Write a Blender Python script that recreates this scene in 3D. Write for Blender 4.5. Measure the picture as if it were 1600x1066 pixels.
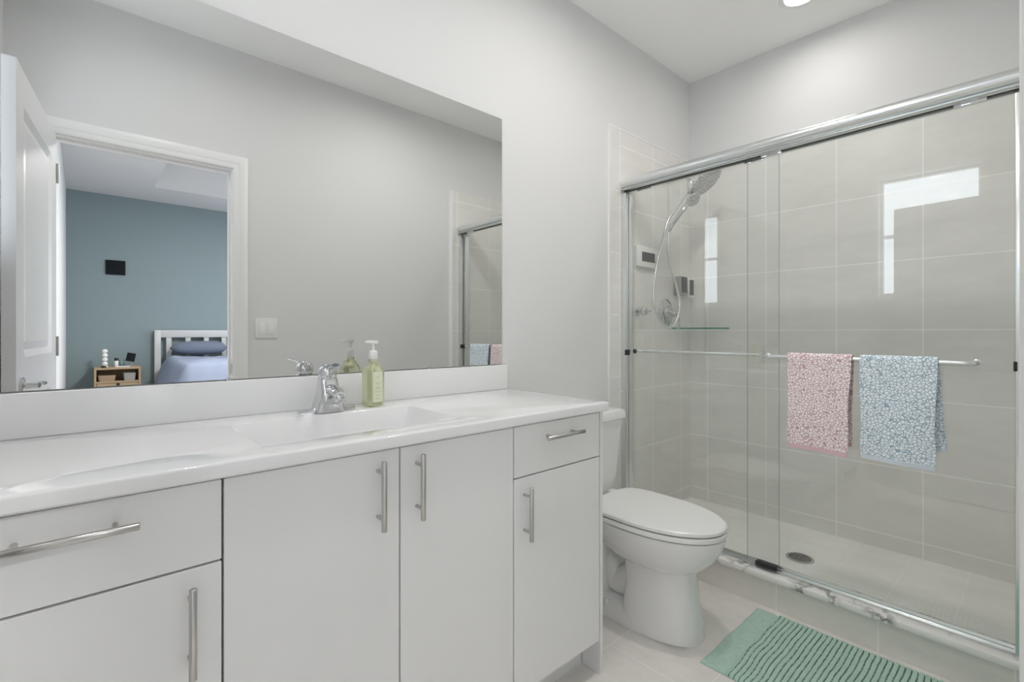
import bpy, bmesh, math, random
from mathutils import Vector, Matrix, noise
R = math.radians
PI = math.pi
SC = bpy.context.scene
for o in list(bpy.data.objects): bpy.data.objects.remove(o)
C = SC.collection

# ------------------------------------------------------------------ camera
HC = 1.165                                   # eye height
cam = bpy.data.objects.new('camera', bpy.data.cameras.new('camera'))
C.objects.link(cam); SC.camera = cam
cam.data.sensor_width = 36.0
cam.data.lens = 751.0 / 1600.0 * 36.0
cam.data.shift_y = -13.0 / 1600.0
cam.data.clip_start = 0.02
cam.location = (0, 0, HC)
yaw = math.atan2(0.7455, 0.6665)
cam.rotation_euler = (R(90), 0, yaw - R(90))

# ------------------------------------------------------------------ world (bright hazy daylight)
world = bpy.data.worlds.new('world'); SC.world = world
world.use_nodes = True
wn = world.node_tree.nodes; wl = world.node_tree.links
bgn = wn['Background']; bgn.inputs['Color'].default_value = (0.85, 0.915, 1.0, 1); bgn.inputs['Strength'].default_value = 4.6

SC.view_settings.view_transform = 'Standard'
SC.view_settings.look = 'None'
SC.view_settings.gamma = 1.0
SC.view_settings.use_curve_mapping = False
SC.view_settings.exposure = 0.46
SC.cycles.max_bounces = 14
SC.cycles.diffuse_bounces = 8
SC.cycles.glossy_bounces = 8
SC.cycles.transparent_max_bounces = 24
SC.cycles.transmission_bounces = 10

CEIL = 2.766
def area(name, loc, rot, sx, sy, energy, color=(1, 1, 1), shape='RECTANGLE', portal=False, spread=180):
    l = bpy.data.lights.new(name, 'AREA'); l.shape = shape; l.size = sx
    if shape in ('RECTANGLE', 'ELLIPSE'): l.size_y = sy
    l.energy = energy; l.color = color; l.spread = R(spread)
    if portal: l.cycles.is_portal = True
    o = bpy.data.objects.new(name, l); C.objects.link(o); o.location = loc; o.rotation_euler = rot
    return o
# window daylight portals (bathroom window, unseen bedroom window added for daylight)
area('window_portal', (-0.40, 0.60, 1.895), (0, R(-90), 0), 0.95, 0.66, 1, portal=True)
area('added_window_portal', (3.90, -2.6, 1.5), (0, R(90), 0), 1.6, 2.6, 1, portal=True)
# ceiling downlights: the lamps of the recessed fixtures
LAMPS = [(2.54, 0.79, 1.5, 172), (1.50, 0.76, 5.8, 172), (0.40, 0.74, 2.3, 165)]
for i, (lx, ly, en, sp_) in enumerate(LAMPS):
    area('downlight_lamp', (lx, ly, CEIL - 0.012), (0, 0, 0), 0.13, 0.13, en, (1.0, 0.975, 0.94), 'DISK', spread=sp_)
area('bedroom_fill_light', (1.9, -2.2, 2.90), (0, 0, 0), 0.5, 0.5, 95, (1.0, 0.98, 0.95), 'DISK')  # added fill light without a fixture, brightens bedroom and doorway

# ------------------------------------------------------------------ materials
def new_mat(name):
    m = bpy.data.materials.new(name); m.use_nodes = True
    return m, m.node_tree.nodes, m.node_tree.links, m.node_tree.nodes['Principled BSDF']
def mat(name, col, rough=0.5, metal=0.0, spec=0.5, noise_amt=0.0, noise_scale=30, bump=0.0, bump_scale=200, coat=0.0):
    m, n, l, b = new_mat(name)
    b.inputs['Base Color'].default_value = (*col, 1)
    b.inputs['Roughness'].default_value = rough
    b.inputs['Metallic'].default_value = metal
    b.inputs['Specular IOR Level'].default_value = spec
    b.inputs['Coat Weight'].default_value = coat
    tc = n.new('ShaderNodeTexCoord')
    nz = n.new('ShaderNodeTexNoise'); nz.inputs['Scale'].default_value = noise_scale; nz.inputs['Detail'].default_value = 4
    l.new(tc.outputs['Object'], nz.inputs['Vector'])
    if noise_amt > 0:
        mx = n.new('ShaderNodeMix'); mx.data_type = 'RGBA'; mx.blend_type = 'MIX'
        mx.inputs[6].default_value = (*[c * (1 - noise_amt) for c in col], 1)
        mx.inputs[7].default_value = (*[min(1, c * (1 + noise_amt)) for c in col], 1)
        l.new(nz.outputs['Fac'], mx.inputs[0]); l.new(mx.outputs[2], b.inputs['Base Color'])
    if bump > 0:
        nb = n.new('ShaderNodeTexNoise'); nb.inputs['Scale'].default_value = bump_scale
        l.new(tc.outputs['Object'], nb.inputs['Vector'])
        bp = n.new('ShaderNodeBump'); bp.inputs['Strength'].default_value = bump; bp.inputs['Distance'].default_value = 0.002
        l.new(nb.outputs['Fac'], bp.inputs['Height']); l.new(bp.outputs['Normal'], b.inputs['Normal'])
    return m

def tile_mat(name, axes, bw, bh, ox, oy, col1, col2, grout, offset=0.0, mortar=0.002, rough=0.35, cloud=0.05):
    m, n, l, b = new_mat(name)
    tc = n.new('ShaderNodeTexCoord'); sp = n.new('ShaderNodeSeparateXYZ'); l.new(tc.outputs['Object'], sp.inputs[0])
    cb = n.new('ShaderNodeCombineXYZ')
    for k, (ax, o) in enumerate(zip(axes, (ox, oy))):
        s = n.new('ShaderNodeMath'); s.operation = 'SUBTRACT'; s.inputs[1].default_value = o
        l.new(sp.outputs['XYZ'.index(ax)], s.inputs[0]); l.new(s.outputs[0], cb.inputs[k])
    br = n.new('ShaderNodeTexBrick'); br.offset = offset; br.squash = 1.0
    br.inputs['Scale'].default_value = 1.0; br.inputs['Brick Width'].default_value = bw; br.inputs['Row Height'].default_value = bh
    br.inputs['Mortar Size'].default_value = mortar; br.inputs['Mortar Smooth'].default_value = 0.05
    br.inputs['Color1'].default_value = (*col1, 1); br.inputs['Color2'].default_value = (*col2, 1); br.inputs['Mortar'].default_value = (*grout, 1)
    l.new(cb.outputs[0], br.inputs['Vector'])
    nz = n.new('ShaderNodeTexNoise'); nz.inputs['Scale'].default_value = 5; nz.inputs['Detail'].default_value = 8; nz.inputs['Roughness'].default_value = 0.65
    mp = n.new('ShaderNodeMapping'); mp.inputs['Scale'].default_value = (1, 1, 3.0) if 'Z' in axes else (2.2, 1, 1)
    l.new(tc.outputs['Object'], mp.inputs[0]); l.new(mp.outputs[0], nz.inputs['Vector'])
    rp = n.new('ShaderNodeMapRange'); rp.inputs[1].default_value = 0.3; rp.inputs[2].default_value = 0.7
    rp.inputs[3].default_value = 1 - cloud; rp.inputs[4].default_value = 1 + cloud
    l.new(nz.outputs['Fac'], rp.inputs[0])
    mu = n.new('ShaderNodeVectorMath'); mu.operation = 'SCALE'
    l.new(br.outputs['Color'], mu.inputs[0]); l.new(rp.outputs[0], mu.inputs['Scale'])
    l.new(mu.outputs[0], b.inputs['Base Color'])
    b.inputs['Roughness'].default_value = rough
    bp = n.new('ShaderNodeBump'); bp.invert = True; bp.inputs['Strength'].default_value = 0.35; bp.inputs['Distance'].default_value = 0.002
    l.new(br.outputs['Fac'], bp.inputs['Height']); l.new(bp.outputs['Normal'], b.inputs['Normal'])
    return m

def pane_mat(name, tint, f0=0.045):
    m, n, l, b = new_mat(name); n.remove(b)
    out = n['Material Output']
    g = n.new('ShaderNodeNewGeometry'); d = n.new('ShaderNodeVectorMath'); d.operation = 'DOT_PRODUCT'
    l.new(g.outputs['Incoming'], d.inputs[0]); l.new(g.outputs['Normal'], d.inputs[1])
    a = n.new('ShaderNodeMath'); a.operation = 'ABSOLUTE'; l.new(d.outputs['Value'], a.inputs[0])
    s = n.new('ShaderNodeMath'); s.operation = 'SUBTRACT'; s.inputs[0].default_value = 1; l.new(a.outputs[0], s.inputs[1])
    p = n.new('ShaderNodeMath'); p.operation = 'POWER'; p.inputs[1].default_value = 5; l.new(s.outputs[0], p.inputs[0])
    ma = n.new('ShaderNodeMath'); ma.operation = 'MULTIPLY_ADD'; ma.inputs[1].default_value = 1 - f0; ma.inputs[2].default_value = f0
    l.new(p.outputs[0], ma.inputs[0])
    t = n.new('ShaderNodeBsdfTransparent'); t.inputs[0].default_value = (*tint, 1)
    gl = n.new('ShaderNodeBsdfGlossy'); gl.inputs['Roughness'].default_value = 0.0; gl.inputs['Color'].default_value = (1, 1, 1, 1)
    mx = n.new('ShaderNodeMixShader'); l.new(ma.outputs[0], mx.inputs[0]); l.new(t.outputs[0], mx.inputs[1]); l.new(gl.outputs[0], mx.inputs[2])
    l.new(mx.outputs[0], out.inputs['Surface'])
    return m

M = {}
M['paint'] = mat('wall_paint', (0.73, 0.73, 0.73), 0.75, bump=0.03, bump_scale=300)
M['ceiling'] = mat('ceiling_paint', (0.94, 0.94, 0.935), 0.85, bump=0.03)
M['trim'] = mat('trim_paint', (0.86, 0.86, 0.86), 0.35)
M['door'] = mat('shaded_door_paint', (0.70, 0.70, 0.71), 0.32)  # white door darkened: shade on the open leaf is put into the colour
M['cab'] = mat('cabinet_lacquer', (0.83, 0.83, 0.83), 0.42)
M['gap'] = mat('cabinet_shadow_gap', (0.16, 0.16, 0.16), 0.7)
M['counter'] = mat('cultured_marble', (0.84, 0.84, 0.845), 0.045, coat=0.4)
M['chrome'] = mat('chrome', (0.66, 0.67, 0.68), 0.06, 1.0)
M['nickel'] = mat('brushed_nickel', (0.55, 0.54, 0.52), 0.28, 1.0)
M['alu'] = mat('polished_aluminium', (0.80, 0.82, 0.82), 0.24, 1.0)
M['darkmetal'] = mat('dark_channel', (0.14, 0.145, 0.14), 0.4, 0.7)
M['mirror'] = mat('mirror_silver', (0.82, 0.825, 0.815), 0.0, 1.0)
M['mirror_edge'] = mat('mirror_edge', (0.22, 0.23, 0.23), 0.3, 0.5)
M['ceramic'] = mat('toilet_ceramic', (0.82, 0.82, 0.82), 0.08, coat=0.5)
M['plastic'] = mat('white_plastic', (0.82, 0.82, 0.81), 0.3)
M['black'] = mat('black_rubber', (0.015, 0.015, 0.017), 0.5)
M['screen'] = mat('dark_screen', (0.06, 0.065, 0.065), 0.25)
M['greyplastic'] = mat('silver_plastic', (0.42, 0.42, 0.41), 0.3, 0.3)
M['pane'] = pane_mat('shower_glass', (0.982, 0.990, 0.984))
M['winpane'] = pane_mat('window_glass', (0.97, 0.98, 0.98))
M['clear'] = pane_mat('clear_glass', (0.9, 0.95, 0.94), 0.08)
M['edge'] = mat('glass_edge', (0.24, 0.30, 0.27), 0.2)
M['greenedge'] = mat('shelf_edge', (0.05, 0.26, 0.19), 0.15)
T1 = (0.755, 0.745, 0.715); T2 = (0.77, 0.76, 0.73); GR = (0.95, 0.94, 0.925)
M['tile_x'] = tile_mat('wall_tile_plumbing', 'XZ', 0.32, 0.33, 0.223 - 0.32, 0.189 - 0.33, T1, T2, GR)
M['tile_strip'] = tile_mat('wall_tile_return', 'XZ', 0.32, 0.33, 0.223 - 0.32, 0.27 - 0.33, T1, T2, GR)
M['tile_y'] = tile_mat('wall_tile_long', 'YZ', 0.343, 0.33, 0.048 - 0.343, 0.189 - 0.33, T1, T2, GR)
M['tile_curb'] = tile_mat('curb_tile', 'YZ', 0.345, 0.6, 0.072 - 0.345, -0.3, (0.80, 0.77, 0.73), (0.815, 0.785, 0.745), (0.92, 0.90, 0.87))
M['tile_floor'] = tile_mat('floor_tile', 'XY', 0.69, 0.345, 0.09 - 0.69 * 2, 0.059 - 0.345 * 3, (0.79, 0.765, 0.72), (0.805, 0.78, 0.735), (0.9, 0.885, 0.86), offset=0.5, mortar=0.002, cloud=0.07)
M['tile_pan'] = tile_mat('shower_floor_tile', 'XY', 0.2, 0.2, 0.0, 0.03, (0.85, 0.84, 0.81), (0.865, 0.855, 0.825), (0.93, 0.92, 0.90), mortar=0.0015)
M['bedwhite'] = mat('headboard_paint', (0.52, 0.53, 0.54), 0.5)
M['blue'] = mat('blue_grey_paint', (0.22, 0.28, 0.298), 0.8)
M['bedwall'] = mat('bedroom_paint', (0.62, 0.63, 0.64), 0.8)
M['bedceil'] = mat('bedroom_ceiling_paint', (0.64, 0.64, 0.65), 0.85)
M['bedfloor'] = mat('bedroom_floor_tile', (0.42, 0.39, 0.35), 0.5, noise_amt=0.1)
M['wood'] = mat('pale_wood', (0.46, 0.34, 0.215), 0.5, noise_amt=0.12, noise_scale=9)
M['wicker'] = mat('tan_wicker', (0.42, 0.31, 0.21), 0.8, noise_amt=0.3, noise_scale=120)
M['sheet'] = mat('blue_grey_duvet', (0.25, 0.29, 0.39), 0.9, noise_amt=0.05, noise_scale=12)
M['pillow'] = mat('slate_pillowcase', (0.15, 0.175, 0.24), 0.9, noise_amt=0.05, noise_scale=12)
M['panelblack'] = mat('dark_panel', (0.012, 0.014, 0.016), 0.8, spec=0.1)
M['label'] = mat('soap_label', (0.76, 0.79, 0.60), 0.5)
M['ink'] = mat('label_ink', (0.42, 0.46, 0.30), 0.6)

def liquid():
    m, n, l, b = new_mat('green_soap')
    b.inputs['Base Color'].default_value = (0.88, 0.90, 0.66, 1)
    b.inputs['Roughness'].default_value = 0.08; b.inputs['IOR'].default_value = 1.36
    b.inputs['Transmission Weight'].default_value = 0.7
    return m
M['soap'] = liquid()

def marble():
    m, n, l, b = new_mat('veined_marble')
    tc = n.new('ShaderNodeTexCoord')
    nz = n.new('ShaderNodeTexNoise'); nz.inputs['Scale'].default_value = 7.0; nz.inputs['Detail'].default_value = 9; nz.inputs['Roughness'].default_value = 0.6; nz.inputs['Distortion'].default_value = 0.2
    l.new(tc.outputs['Object'], nz.inputs['Vector'])
    s = n.new('ShaderNodeMath'); s.operation = 'SUBTRACT'; s.inputs[1].default_value = 0.5; l.new(nz.outputs['Fac'], s.inputs[0])
    a = n.new('ShaderNodeMath'); a.operation = 'ABSOLUTE'; l.new(s.outputs[0], a.inputs[0])
    cr = n.new('ShaderNodeValToRGB'); cr.color_ramp.elements[0].position = 0.0; cr.color_ramp.elements[0].color = (0.16, 0.155, 0.145, 1)
    cr.color_ramp.elements[1].position = 0.05; cr.color_ramp.elements[1].color = (0.84, 0.83, 0.81, 1)
    l.new(a.outputs[0], cr.inputs[0])
    n2 = n.new('ShaderNodeTexNoise'); n2.inputs['Scale'].default_value = 5.0; l.new(tc.outputs['Object'], n2.inputs['Vector'])
    r2 = n.new('ShaderNodeMapRange'); r2.inputs[1].default_value = 0.46; r2.inputs[2].default_value = 0.58; l.new(n2.outputs['Fac'], r2.inputs[0])
    mx = n.new('ShaderNodeMix'); mx.data_type = 'RGBA'; mx.inputs[6].default_value = (0.86, 0.85, 0.83, 1)
    l.new(r2.outputs[0], mx.inputs[0]); l.new(cr.outputs[0], mx.inputs[7]); l.new(mx.outputs[2], b.inputs['Base Color'])
    b.inputs['Roughness'].default_value = 0.15
    return m
M['marble'] = marble()

def terry(name, base, line):
    m, n, l, b = new_mat(name)
    tc = n.new('ShaderNodeTexCoord')
    mp = n.new('ShaderNodeMapping'); mp.inputs['Scale'].default_value = (0.5, 1.0, 1.15); l.new(tc.outputs['Object'], mp.inputs[0])
    nz = n.new('ShaderNodeTexNoise'); nz.inputs['Scale'].default_value = 14; l.new(mp.outputs[0], nz.inputs['Vector'])
    ad = n.new('ShaderNodeVectorMath'); ad.operation = 'MULTIPLY_ADD'; ad.inputs[1].default_value = (0.012,) * 3
    l.new(nz.outputs['Color'], ad.inputs[0]); l.new(mp.outputs[0], ad.inputs[2])
    v = n.new('ShaderNodeTexVoronoi'); v.feature = 'DISTANCE_TO_EDGE'; v.inputs['Scale'].default_value = 95; l.new(ad.outputs[0], v.inputs['Vector'])
    cr = n.new('ShaderNodeValToRGB'); cr.color_ramp.elements[0].position = 0.05; cr.color_ramp.elements[0].color = (*line, 1)
    cr.color_ramp.elements[1].position = 0.12; cr.color_ramp.elements[1].color = (*base, 1)
    l.new(v.outputs['Distance'], cr.inputs[0])
    l.new(cr.outputs[0], b.inputs['Base Color']); b.inputs['Roughness'].default_value = 0.95
    b.inputs['Sheen Weight'].default_value = 0.2
    bp = n.new('ShaderNodeBump'); bp.inputs['Strength'].default_value = 0.6; bp.inputs['Distance'].default_value = 0.004
    l.new(v.outputs['Distance'], bp.inputs['Height']); l.new(bp.outputs['Normal'], b.inputs['Normal'])
    return m
M['pink'] = terry('pink_terry', (0.97, 0.89, 0.89), (0.56, 0.36, 0.39))
M['bluet'] = terry('blue_terry', (0.90, 0.96, 1.0), (0.34, 0.46, 0.56))
M['pinkhem'] = mat('pink_hem', (0.74, 0.52, 0.54), 0.95, bump=0.3, bump_scale=900)
M['bluehem'] = mat('blue_hem', (0.70, 0.77, 0.84), 0.95, bump=0.3, bump_scale=900)
M['matgroove'] = mat('sage_groove_shade', (0.22, 0.34, 0.285), 0.95, bump=0.6, bump_scale=600)  # darker green paints the shade in the grooves between ribs
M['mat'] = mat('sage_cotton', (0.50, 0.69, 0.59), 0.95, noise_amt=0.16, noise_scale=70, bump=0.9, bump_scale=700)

def emis(name, col, s):
    m, n, l, b = new_mat(name); b.inputs['Emission Color'].default_value = (*col, 1); b.inputs['Emission Strength'].default_value = s
    b.inputs['Base Color'].default_value = (*col, 1)
    return m
M['lens'] = emis('lamp_lens', (1, 0.98, 0.95), 9.0)

# ------------------------------------------------------------------ mesh helpers
def add_box(bm, a, b, bev=0.0, seg=2, mi=0):
    a = Vector(a); b = Vector(b); c = (a + b) / 2; s = b - a
    r = bmesh.ops.create_cube(bm, size=1.0, matrix=Matrix.Translation(c) @ Matrix.Diagonal((*s, 1)))
    vs = r['verts']; fs = set(f for v in vs for f in v.link_faces)
    for f in fs: f.material_index = mi
    if bev > 0:
        es = list(set(e for v in vs for e in v.link_edges))
        r2 = bmesh.ops.bevel(bm, geom=es, offset=bev, segments=seg, profile=0.5, affect='EDGES')
        for f in r2['faces']: f.material_index = mi
    return vs
def loft(bm, rings, cap0=True, cap1=True, mi=0, closed=True):
    vr = [[bm.verts.new(p) for p in r] for r in rings]
    n = len(rings[0])
    for i in range(len(vr) - 1):
        for k in range(n if closed else n - 1):
            f = bm.faces.new((vr[i][k], vr[i][(k + 1) % n], vr[i + 1][(k + 1) % n], vr[i + 1][k])); f.material_index = mi
    if cap0: bm.faces.new(list(reversed(vr[0]))).material_index = mi
    if cap1: bm.faces.new(vr[-1]).material_index = mi
    return vr
def frame_of(d, up=Vector((0, 0, 1))):
    d = d.normalized()
    if abs(d.dot(up)) > 0.98: up = Vector((0, 1, 0))
    x = up.cross(d).normalized(); y = d.cross(x)
    return x, y
def add_tube(bm, pts, rad, n=12, mi=0, sx=1.0, sy=1.0):
    pts = [Vector(p) for p in pts]
    if not isinstance(rad, (list, tuple)): rad = [rad] * len(pts)
    rings = []; px = None
    for i, p in enumerate(pts):
        d = (pts[min(i + 1, len(pts) - 1)] - pts[max(i - 1, 0)]).normalized()
        if px is None: x, y = frame_of(d)
        else:
            x = (px - d * px.dot(d)).normalized(); y = d.cross(x)
        px = x
        rings.append([p + (x * math.cos(2 * PI * k / n) * sx + y * math.sin(2 * PI * k / n) * sy) * rad[i] for k in range(n)])
    loft(bm, rings, mi=mi)
def smooth_path(pts, per=8):
    pts = [Vector(p) for p in pts]; out = []
    P = [pts[0] * 2 - pts[1]] + pts + [pts[-1] * 2 - pts[-2]]
    for i in range(1, len(P) - 2):
        for k in range(per):
            t = k / per; a, b, c, d = P[i - 1], P[i], P[i + 1], P[i + 2]
            out.append(0.5 * ((2 * b) + (c - a) * t + (2 * a - 5 * b + 4 * c - d) * t * t + (-a + 3 * b - 3 * c + d) * t ** 3))
    out.append(pts[-1]); return out
def add_lathe(bm, prof, base, axis, n=28, mi=0):
    """prof: list of (radius, height along axis)"""
    base = Vector(base); axis = Vector(axis).normalized(); x, y = frame_of(axis)
    rings = [[base + axis * h + (x * math.cos(2 * PI * k / n) + y * math.sin(2 * PI * k / n)) * max(r, 1e-4) for k in range(n)] for r, h in prof]
    loft(bm, rings, mi=mi)
def egg(cx, yf, yb, w, z, nf=2.0, nb=2.6, n=48, split=0.5):
    cy = yf + (yb - yf) * split; out = []
    for k in range(n):
        t = 2 * PI * k / n; c, s = math.cos(t), math.sin(t); e = nf if s < 0 else nb
        L = (cy - yf) if s < 0 else (yb - cy)
        out.append(Vector((cx + w * math.copysign(abs(c) ** (2 / e), c), cy + L * math.copysign(abs(s) ** (2 / e), s), z)))
    return out
def rrect(cx, cy, hx, hy, r, z, n=8):
    out = []
    for qx, qy, a0 in ((1, 1, 0), (-1, 1, 90), (-1, -1, 180), (1, -1, 270)):
        for k in range(n + 1):
            a = R(a0 + 90 * k / n)
            out.append(Vector((cx + qx * (hx - r) + r * math.cos(a), cy + qy * (hy - r) + r * math.sin(a), z)))
    return out
def obj(name, bm, mats, parent=None, smooth=None, loc=None):
    me = bpy.data.meshes.new(name)
    bmesh.ops.recalc_face_normals(bm, faces=bm.faces)
    bm.to_mesh(me); bm.free()
    for m in (mats if isinstance(mats, (list, tuple)) else [mats]): me.materials.append(m)
    o = bpy.data.objects.new(name, me); C.objects.link(o)
    if parent is not None:
        o.parent = parent; o.matrix_parent_inverse = Matrix.Translation(-Vector(parent.location))
    if smooth is not None:
        for p in me.polygons: p.use_smooth = True
        if smooth < 179:
            b2 = bmesh.new(); b2.from_mesh(me)
            for e in b2.edges:
                if len(e.link_faces) == 2 and e.calc_face_angle(0) > R(smooth): e.smooth = False
            b2.to_mesh(me); b2.free()
    return o
def B(): return bmesh.new()
def boxo(name, a, b, m, parent=None, bev=0.0, seg=2):
    bm = B(); add_box(bm, a, b, bev, seg); return obj(name, bm, m, parent, 35 if bev else None)
def thing(name, label, cat, loc=(0, 0, 0), group=None):
    o = bpy.data.objects.new(name, None); C.objects.link(o); o.location = loc; o.empty_display_size = 0.05
    o['label'] = label; o['category'] = cat
    if group: o['group'] = group
    return o
def tag(o, label, cat, group=None):
    o['label'] = label; o['category'] = cat
    if group: o['group'] = group
    return o
def struct(o, label=None):
    o['kind'] = 'structure'
    if label: o['label'] = label
    return o
def pt(o, label): o['label'] = label; return o

# ------------------------------------------------------------------ dimensions
YM = 1.54            # mirror wall
XB = 2.902           # long shower wall (tile face)
XL = -0.258          # left wall
JL, JR, DH = -0.125, 0.63, 2.085     # doorway opening
YT = 1.532           # tile face on plumbing wall
XE = 2.056           # tile edge

# ------------------------------------------------------------------ shell
def wall(name, boxes, m, label):
    bm = B()
    for a, b in boxes: add_box(bm, a, b)
    return struct(obj(name, bm, m), label)
wall('wall_back', [((-0.40, YM, 0), (3.05, YM + 0.12, CEIL))], M['paint'], 'light grey painted wall behind the vanity mirror and toilet')
wall('wall_right', [((XB + 0.01, -0.12, 0), (3.05, YM, CEIL))], M['paint'], 'painted wall above the long tiled side of the shower')
WY0, WY1, WZ0, WZ1 = 0.31, 0.885, 1.44, 2.345
wall('wall_left', [((-0.38, -0.12, 0), (XL, WY0, CEIL)), ((-0.38, WY1, 0), (XL, YM, CEIL)),
                   ((-0.38, WY0, 0), (XL, WY1, WZ0)), ((-0.38, WY0, WZ1), (XL, WY1, CEIL))], M['paint'], 'painted wall with a tall window beside the door')
wall('wall_front', [((XL, -0.12, 0), (JL - 0.02, 0, CEIL)), ((JR + 0.02, -0.12, 0), (XB + 0.01, 0, CEIL)),
                    ((JL - 0.02, -0.12, DH + 0.02), (JR + 0.02, 0, CEIL))], M['paint'], 'painted wall with the open doorway, seen in the mirror')
wall('ceiling', [((-0.38, -0.12, CEIL), (3.05, YM + 0.12, CEIL + 0.1))], M['ceiling'], 'flat white bathroom ceiling')
wall('floor', [((-0.38, -0.12, -0.08), (3.05, YM + 0.12, 0))], M['tile_floor'], 'beige stone look tile floor with pale grout')
# tile cladding of the shower
TT = 2.25
wall('wall_shower_plumbing', [((2.14, YT, 0), (XB, YM + 0.001, TT))], M['tile_x'], 'beige tiled shower wall carrying the taps')
wall('wall_shower_edge', [((XE, YT, 0), (2.14, YM + 0.001, TT))], M['tile_strip'], 'narrow strip of beige wall tile outside the glass door')
wall('wall_shower_long', [((XB, 0.0, 0), (XB + 0.011, YM, TT))], M['tile_y'], 'long tiled wall at the back of the shower')
wall('wall_shower_near', [((2.10, -0.001, 0), (XB, 0.04, TT))], M['tile_x'], 'tiled shower wall beside the doorway, seen in the mirror')
bm = B(); add_box(bm, (XE - 0.006, YT - 0.002, 0), (XE, YM, TT + 0.006)); add_box(bm, (XE, YT - 0.002, TT), (XB, YM, TT + 0.006)); add_box(bm, (XB - 0.002, 0.04, TT), (XB + 0.01, YT, TT + 0.006))
add_box(bm, (2.094, 0, 0), (2.10, 0.042, TT + 0.006))
struct(obj('trim_1', bm, M['trim']), 'slim white edging around the shower tile')
# shower pan, curb
PZ = 0.115
wall('floor_shower', [((2.17, 0.04, 0), (XB, YT, PZ))], M['tile_pan'], 'shower floor of square beige tiles')
bm = B(); add_box(bm, (2.162, 0.04, 0), (2.26, YT, 0.122), 0)
struct(obj('trim_2', bm, M['tile_curb']), 'beige tiled face of the shower curb')
bm = B(); add_box(bm, (2.142, 0.04, 0.122), (2.275, YT, 0.148), 0.006, 2)
tag(obj('curb_cap', bm, M['marble'], None, 35), 'white grey-veined marble slab capping the shower curb', 'curb')
# baseboard behind the toilet
bm = B(); add_box(bm, (1.325, YM - 0.014, 0), (XE - 0.006, YM, 0.10), 0.003)
struct(obj('baseboard_back', bm, M['trim']), 'white baseboard behind the toilet')
bm = B(); add_box(bm, (JR + 0.09, 0, 0), (2.094, 0.014, 0.10), 0.003)
struct(obj('baseboard_front', bm, M['trim']), 'white baseboard along the doorway wall')

# window in the left wall
w = thing('window_1', 'tall narrow white framed window in the left wall, mirrored in the shower glass', 'window', (XL, 0.62, WZ0))
del w['category']; w['kind'] = 'structure'
bm = B()
fx0, fx1 = -0.345, -0.31
for a, b in (((fx0, WY0, WZ0), (fx1, WY0 + 0.02, WZ1)), ((fx0, WY1 - 0.02, WZ0), (fx1, WY1, WZ1)), ((fx0, WY0 + .02, WZ0), (fx1, WY1 - .02, WZ0 + 0.03)), ((fx0, WY0 + .02, WZ1 - 0.02), (fx1, WY1 - .02, WZ1)), ((fx0, WY0 + .02, 1.895), (fx1, WY1 - .02, 1.92))):
    add_box(bm, a, b, 0.003)
obj('window_frame', bm, M['trim'], w, 35)
bm = B()
c = 0.032
for a, b in (((XL, WY0 - c, WZ0 - c), (XL + 0.014, WY0, WZ1 + c)), ((XL, WY1, WZ0 - c), (XL + 0.014, WY1 + c, WZ1 + c)), ((XL, WY0, WZ1), (XL + 0.014, WY1, WZ1 + c)), ((XL, WY0, WZ0 - c), (XL + 0.014, WY1, WZ0))):
    add_box(bm, a, b, 0.003)
obj('window_casing', bm, M['trim'], w, 35)
boxo('window_pane', (-0.330, WY0 + .0205, WZ0 + .031), (-0.326, WY1 - .0205, WZ1 - .0205), M['winpane'], w)

# door casing and jamb
def casing(bm, y0, sgn):
    cw = 0.075
    prof = [(0.004, 0), (0.004, 0.010), (0.012, 0.014), (0.03, 0.014), (0.036, 0.018), (cw - 0.012, 0.020), (cw, 0.016), (cw, 0)]
    def P(x, z, d, t):   # offset
        return None
    rings = []
    path = [('L', 0), ('LT', 1), ('RT', 2), ('R', 3)]
    for nm, _ in path:
        ring = []
        for d, t in prof:
            y = y0 + sgn * t
            if nm == 'L': ring.append(Vector((JL - d, y, 0)))
            if nm == 'LT': ring.append(Vector((JL - d, y, DH + d)))
            if nm == 'RT': ring.append(Vector((JR + d, y, DH + d)))
            if nm == 'R': ring.append(Vector((JR + d, y, 0)))
        rings.append(ring)
    loft(bm, rings)
bm = B(); casing(bm, 0.0, 1); casing(bm, -0.12, -1)
for a, b in (((JL - 0.02, -0.12, 0), (JL, 0, DH)), ((JR, -0.12, 0), (JR + 0.02, 0, DH)), ((JL - 0.02, -0.12, DH), (JR + 0.02, 0, DH + 0.02)),
             ((JL, -0.075, 0), (JL + 0.01, -0.045, DH - .01)), ((JR - 0.01, -0.075, 0), (JR, -0.045, DH - .01)), ((JL, -0.075, DH - 0.01), (JR, -0.045, DH))):
    add_box(bm, a, b)
cs = struct(obj('trim_3', bm, M['trim'], None, 30), 'white moulded casing around the doorway')
bm = B(); add_box(bm, (JR - 0.0025, -0.036, 0.93), (JR, -0.008, 0.99), 0.001)
obj('strike_plate', bm, M['nickel'], cs)

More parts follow.
